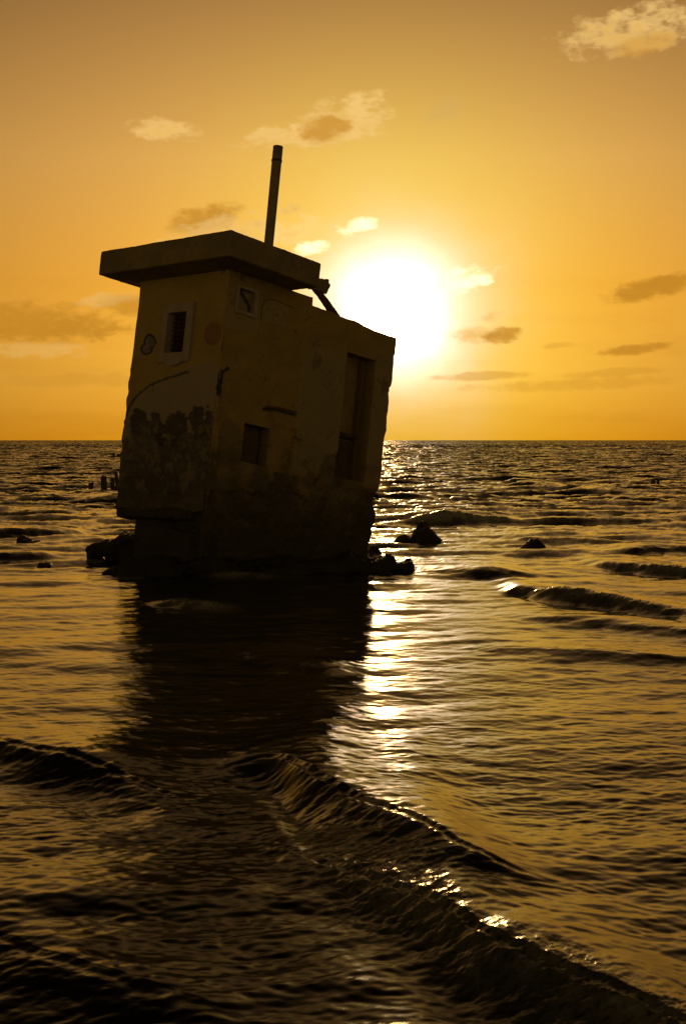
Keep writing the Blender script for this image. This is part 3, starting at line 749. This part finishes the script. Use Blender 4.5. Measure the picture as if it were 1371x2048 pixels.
# small window closed by a painted board
def board(name, rect_, depth, colf, parent):
    u0, u1, c0, c1 = rect_; us_ = np.linspace(u0 + .003, u1 - .003, 30); cs_ = np.linspace(c0 + .003, c1 - .003, 40)
    return wall_solid(name, us_, cs_, [], lambda u, c, o: np.stack([o - depth, u, c], -1), .03, lambda u, c: .004 * fbm(u * 20, c * 20), colf, parent)
def colB(u, c, px, py):
    k = np.tile(np.array((.30, .24, .15)), px.shape + (1,))
    n = fbm(px / 5, py / 5, 2.0)
    k = blend(k, (.05, .04, .03), np.clip((4.5 - seg_dist(px, py, [(482, 583), (490, 600), (497, 612), (500, 622)]) + (n - .5) * 7) / 2, 0, 1))
    return k
board('window_board', W2, .06, colB, fr2)
# boards left in the doorway
bm = bmesh.new(); bL = onR(686, 863); bR_ = onR(733, 866)
db, dc = (DR[0] + DR[1]) / 2, bL[1]
box_bm(bm, -.20, db, dc, .03, DR[1] - DR[0] + .1, .05); box_bm(bm, -.23, db + .05, dc - .03, .03, DR[1] - DR[0], .04, (.02, 0, 0))
box_bm(bm, -.24, db, (DR[2] + dc) / 2 - .03, .02, DR[1] - DR[0] + .16, dc - DR[2] - .1)
bm_obj('door_board', bm, M_wood, root, jitter=.004)
# inner partition and floor seen through the openings
bm = bmesh.new(); box_bm(bm, -.95, 1.62, -2.1, 1.5, .12, 3.9); bm_obj('partition_wall', bm, M_inner, root)
bm = bmesh.new(); box_bm(bm, -.33, 2.62, -1.75, .08, .94, 2.6); bm_obj('door_back_panel', bm, M_inner, root)  # panel added close behind the doorway to shut out sky and lighten the opening
bm = bmesh.new(); box_bm(bm, -.15, (W3[0] + W3[1]) / 2 - .03, (W3[2] + W3[3]) / 2, .03, W3[1] - W3[0] - .06, W3[3] - W3[2] - .006); bm_obj('window_board', bm, M_wood, root)  # wood panel added inside the lower window so the opening reads less black
bm = bmesh.new(); box_bm(bm, -.9, 1.65, -3.12, 1.52, 2.9, .14); bm_obj('floor_slab', bm, M_inner, root)

# foundation: ragged courses under the walls, set back at the seaward left corner
bm = bmesh.new()
box_bm(bm, -.76, .65, -3.66, 1.38, 1.15, 1.06)
box_bm(bm, -.44, 1.65, -3.75, .75, 2.9, .9)
box_bm(bm, -1.0, .10, -3.22, 1.52, .25, .12)
box_bm(bm, .02, 1.3, -3.95, .22, 2.3, .34, (0, .06, 0))
box_bm(bm, -.55, -.02, -3.8, .9, .35, .75, (0, .1, .1)); box_bm(bm, -.22, .16, -3.75, .4, .4, .7, (0, .1, .5))
box_bm(bm, -.15, 2.9, -3.85, .5, .5, .9)
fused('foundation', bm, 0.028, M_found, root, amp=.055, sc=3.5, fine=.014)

# ------------------------------------------------------------------ rocks and rubble
def rock(name, px0, px1, ptop, pbase, depth_m, mat, seed, label, cat='rock', group=None, peak=.45, n_cuts=16):
    b = ground((px0 + px1) / 2, pbase); dist = b.y; s = dist / FPX
    w = (px1 - px0) * s; h = (pbase - ptop) * s
    bm = bmesh.new(); bmesh.ops.create_icosphere(bm, subdivisions=5, radius=1.0)
    rr = random.Random(seed)
    planes = []
    for i in range(n_cuts):
        n = Vector((rr.uniform(-1, 1), rr.uniform(-1, 1), rr.uniform(-.3, 1))).normalized(); planes.append((n, rr.uniform(.62, .9)))
    for v in bm.verts:
        p = v.co.copy()
        for n, dd in planes:
            k = p.dot(n)
            if k > dd: p -= n * (k - dd) * .92
        q = p * 1.0
        f = 1 + .10 * (mnoise.fractal(p * 2.2 + Vector((seed, 0, 0)), 1.0, 2.0, 4)) + .04 * mnoise.fractal(p * 9, .8, 2.0, 3)
        q *= f
        # lean the peak
        t = max(0, q.z)
        q.x = q.x * (1 - .42 * t) + (peak - .5) * 1.2 * t
        v.co = q
    xs = [v.co.x for v in bm.verts]; zs = [v.co.z for v in bm.verts]
    sx = w / (max(xs) - min(xs)) * 1.03; sz = h / max(zs)
    cx = (max(xs) + min(xs)) / 2
    for v in bm.verts: v.co = Vector(((v.co.x - cx) * sx, v.co.y * depth_m / 2, v.co.z * sz))
    o = bm_obj(name, bm, mat, smooth=False)
    o.location = (b.x, b.y + depth_m * .25, 0.0)
    tag(o, label, cat, group)
    return o
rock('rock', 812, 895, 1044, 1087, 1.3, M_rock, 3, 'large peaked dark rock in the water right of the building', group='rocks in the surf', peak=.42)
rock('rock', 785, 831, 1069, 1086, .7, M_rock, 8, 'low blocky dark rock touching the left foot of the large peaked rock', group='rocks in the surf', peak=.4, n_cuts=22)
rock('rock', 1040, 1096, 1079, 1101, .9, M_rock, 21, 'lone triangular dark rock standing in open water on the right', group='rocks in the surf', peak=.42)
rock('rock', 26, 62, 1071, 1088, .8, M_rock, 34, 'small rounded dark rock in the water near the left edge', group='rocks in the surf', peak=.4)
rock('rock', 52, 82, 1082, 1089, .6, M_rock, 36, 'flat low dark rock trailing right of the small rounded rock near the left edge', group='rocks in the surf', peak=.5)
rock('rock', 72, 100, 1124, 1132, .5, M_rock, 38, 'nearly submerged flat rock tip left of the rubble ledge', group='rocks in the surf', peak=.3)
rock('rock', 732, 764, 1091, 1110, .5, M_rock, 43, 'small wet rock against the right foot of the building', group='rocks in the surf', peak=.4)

def local(px, py, dist):
    r = ray(px, py); return Vector((0, 0, CAMH)) + r * (dist / r.y)
def ledge(name, chunks, voxel, mat, label, cat, amp=.04, dist=18.0):
    """chunks: (px, py, half width px, half height px, depth m, roll deg, distance)"""
    bm = bmesh.new()
    for (px, py, hw, hh, dp, rl, ds) in chunks:
        p = local(px, py, ds); s = ds / FPX
        box_bm(bm, p.x, p.y, p.z, 2 * hw * s, dp, 2 * hh * s, (0, -R(rl), 0))
    o = fused(name, bm, voxel, mat, None, amp=amp, sc=4.0, fine=.016)
    return tag(o, label, cat)
FS, L1, L2 = 20.4, 18.15, 18.55       # distances at which each lies in the water
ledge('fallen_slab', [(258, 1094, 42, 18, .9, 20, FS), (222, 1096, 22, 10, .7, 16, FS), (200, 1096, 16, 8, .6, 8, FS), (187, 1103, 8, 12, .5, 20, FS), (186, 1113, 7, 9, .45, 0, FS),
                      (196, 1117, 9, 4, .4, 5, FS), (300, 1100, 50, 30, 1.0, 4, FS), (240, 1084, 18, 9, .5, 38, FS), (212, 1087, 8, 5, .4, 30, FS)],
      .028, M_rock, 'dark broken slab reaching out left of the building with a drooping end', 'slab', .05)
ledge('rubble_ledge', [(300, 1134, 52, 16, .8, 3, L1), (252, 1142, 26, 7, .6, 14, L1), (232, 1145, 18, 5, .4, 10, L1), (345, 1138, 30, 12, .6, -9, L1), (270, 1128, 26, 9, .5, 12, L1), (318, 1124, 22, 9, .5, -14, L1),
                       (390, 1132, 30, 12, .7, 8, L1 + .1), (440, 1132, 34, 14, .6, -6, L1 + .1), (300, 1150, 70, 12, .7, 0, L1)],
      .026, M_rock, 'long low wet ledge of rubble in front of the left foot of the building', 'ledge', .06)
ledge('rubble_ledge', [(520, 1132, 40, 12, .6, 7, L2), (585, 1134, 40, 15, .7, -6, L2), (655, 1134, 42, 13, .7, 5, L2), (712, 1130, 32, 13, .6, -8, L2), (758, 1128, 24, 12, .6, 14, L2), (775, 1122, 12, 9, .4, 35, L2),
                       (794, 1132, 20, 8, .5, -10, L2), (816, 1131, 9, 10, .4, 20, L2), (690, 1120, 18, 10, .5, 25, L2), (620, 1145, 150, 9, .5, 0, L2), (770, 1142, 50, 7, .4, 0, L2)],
      .026, M_rock, 'long low wet ledge of rubble reaching right of the building', 'ledge', .06)

# ------------------------------------------------------------------ old jetty posts
def post(px0, px1, ptop, pbase, seed, label, group, lean=0.0):
    b = ground((px0 + px1) / 2, pbase); s = b.y / FPX
    w = (px1 - px0) * s; h = (pbase - ptop) * s
    bm = bmesh.new(); rr = random.Random(seed)
    rings = []; K = 8; seg = 12
    for i in range(K + 1):
        t = i / K
        rings.append([bm.verts.new((math.cos(a) * w / 2 * (1 + rr.uniform(-.07, .07)) * (1 - .08 * t), math.sin(a) * w / 2, -.5 + (h + .5) * t + (rr.uniform(-.06, .08) * h if i == K else 0))) for a in [2 * math.pi * j / seg for j in range(seg)]])
    for i in range(K):
        for j in range(seg): bm.faces.new((rings[i][j], rings[i][(j + 1) % seg], rings[i + 1][(j + 1) % seg], rings[i + 1][j]))
    bm.faces.new(rings[0][::-1]); bm.faces.new(rings[-1])
    o = bm_obj('wooden_post', bm, M_wood); o.location = (b.x, b.y, 0); o.rotation_euler = (0, R(lean), 0)
    return tag(o, label, 'post', group)
GL, GR_ = 'broken jetty posts left of the building', 'broken jetty posts far off on the right'
post(177, 188, 965, 978, 1, 'short stubby dark post, leftmost of the row left of the building', GL)
post(202, 215, 953, 980, 2, 'tall thick dark post, second from the left in the row left of the building', GL, -2)
post(221, 230, 957, 980, 3, 'thin dark post between the tall thick one and the leaning one beside the wall', GL)
post(231, 239, 944, 979, 4, 'leaning dark post half hidden behind the left edge of the building', GL, -4)
post(225, 230, 906, 915, 5, 'tiny far post near the horizon, left of its pair beside the building', GL)
post(234, 240, 908, 915, 6, 'tiny far post near the horizon, right of its pair beside the building', GL)
post(1270, 1279, 965, 973, 7, 'squat dark stub, leftmost of the far posts on the right', GR_)
post(1283, 1294, 969, 973, 8, 'lowest and flattest stub of the far posts on the right', GR_)
post(1300, 1309, 961, 974, 9, 'thick dark post, third of the far posts on the right', GR_, 2)
post(1312, 1318, 960, 974, 10, 'slim dark post, rightmost of the far posts on the right', GR_)
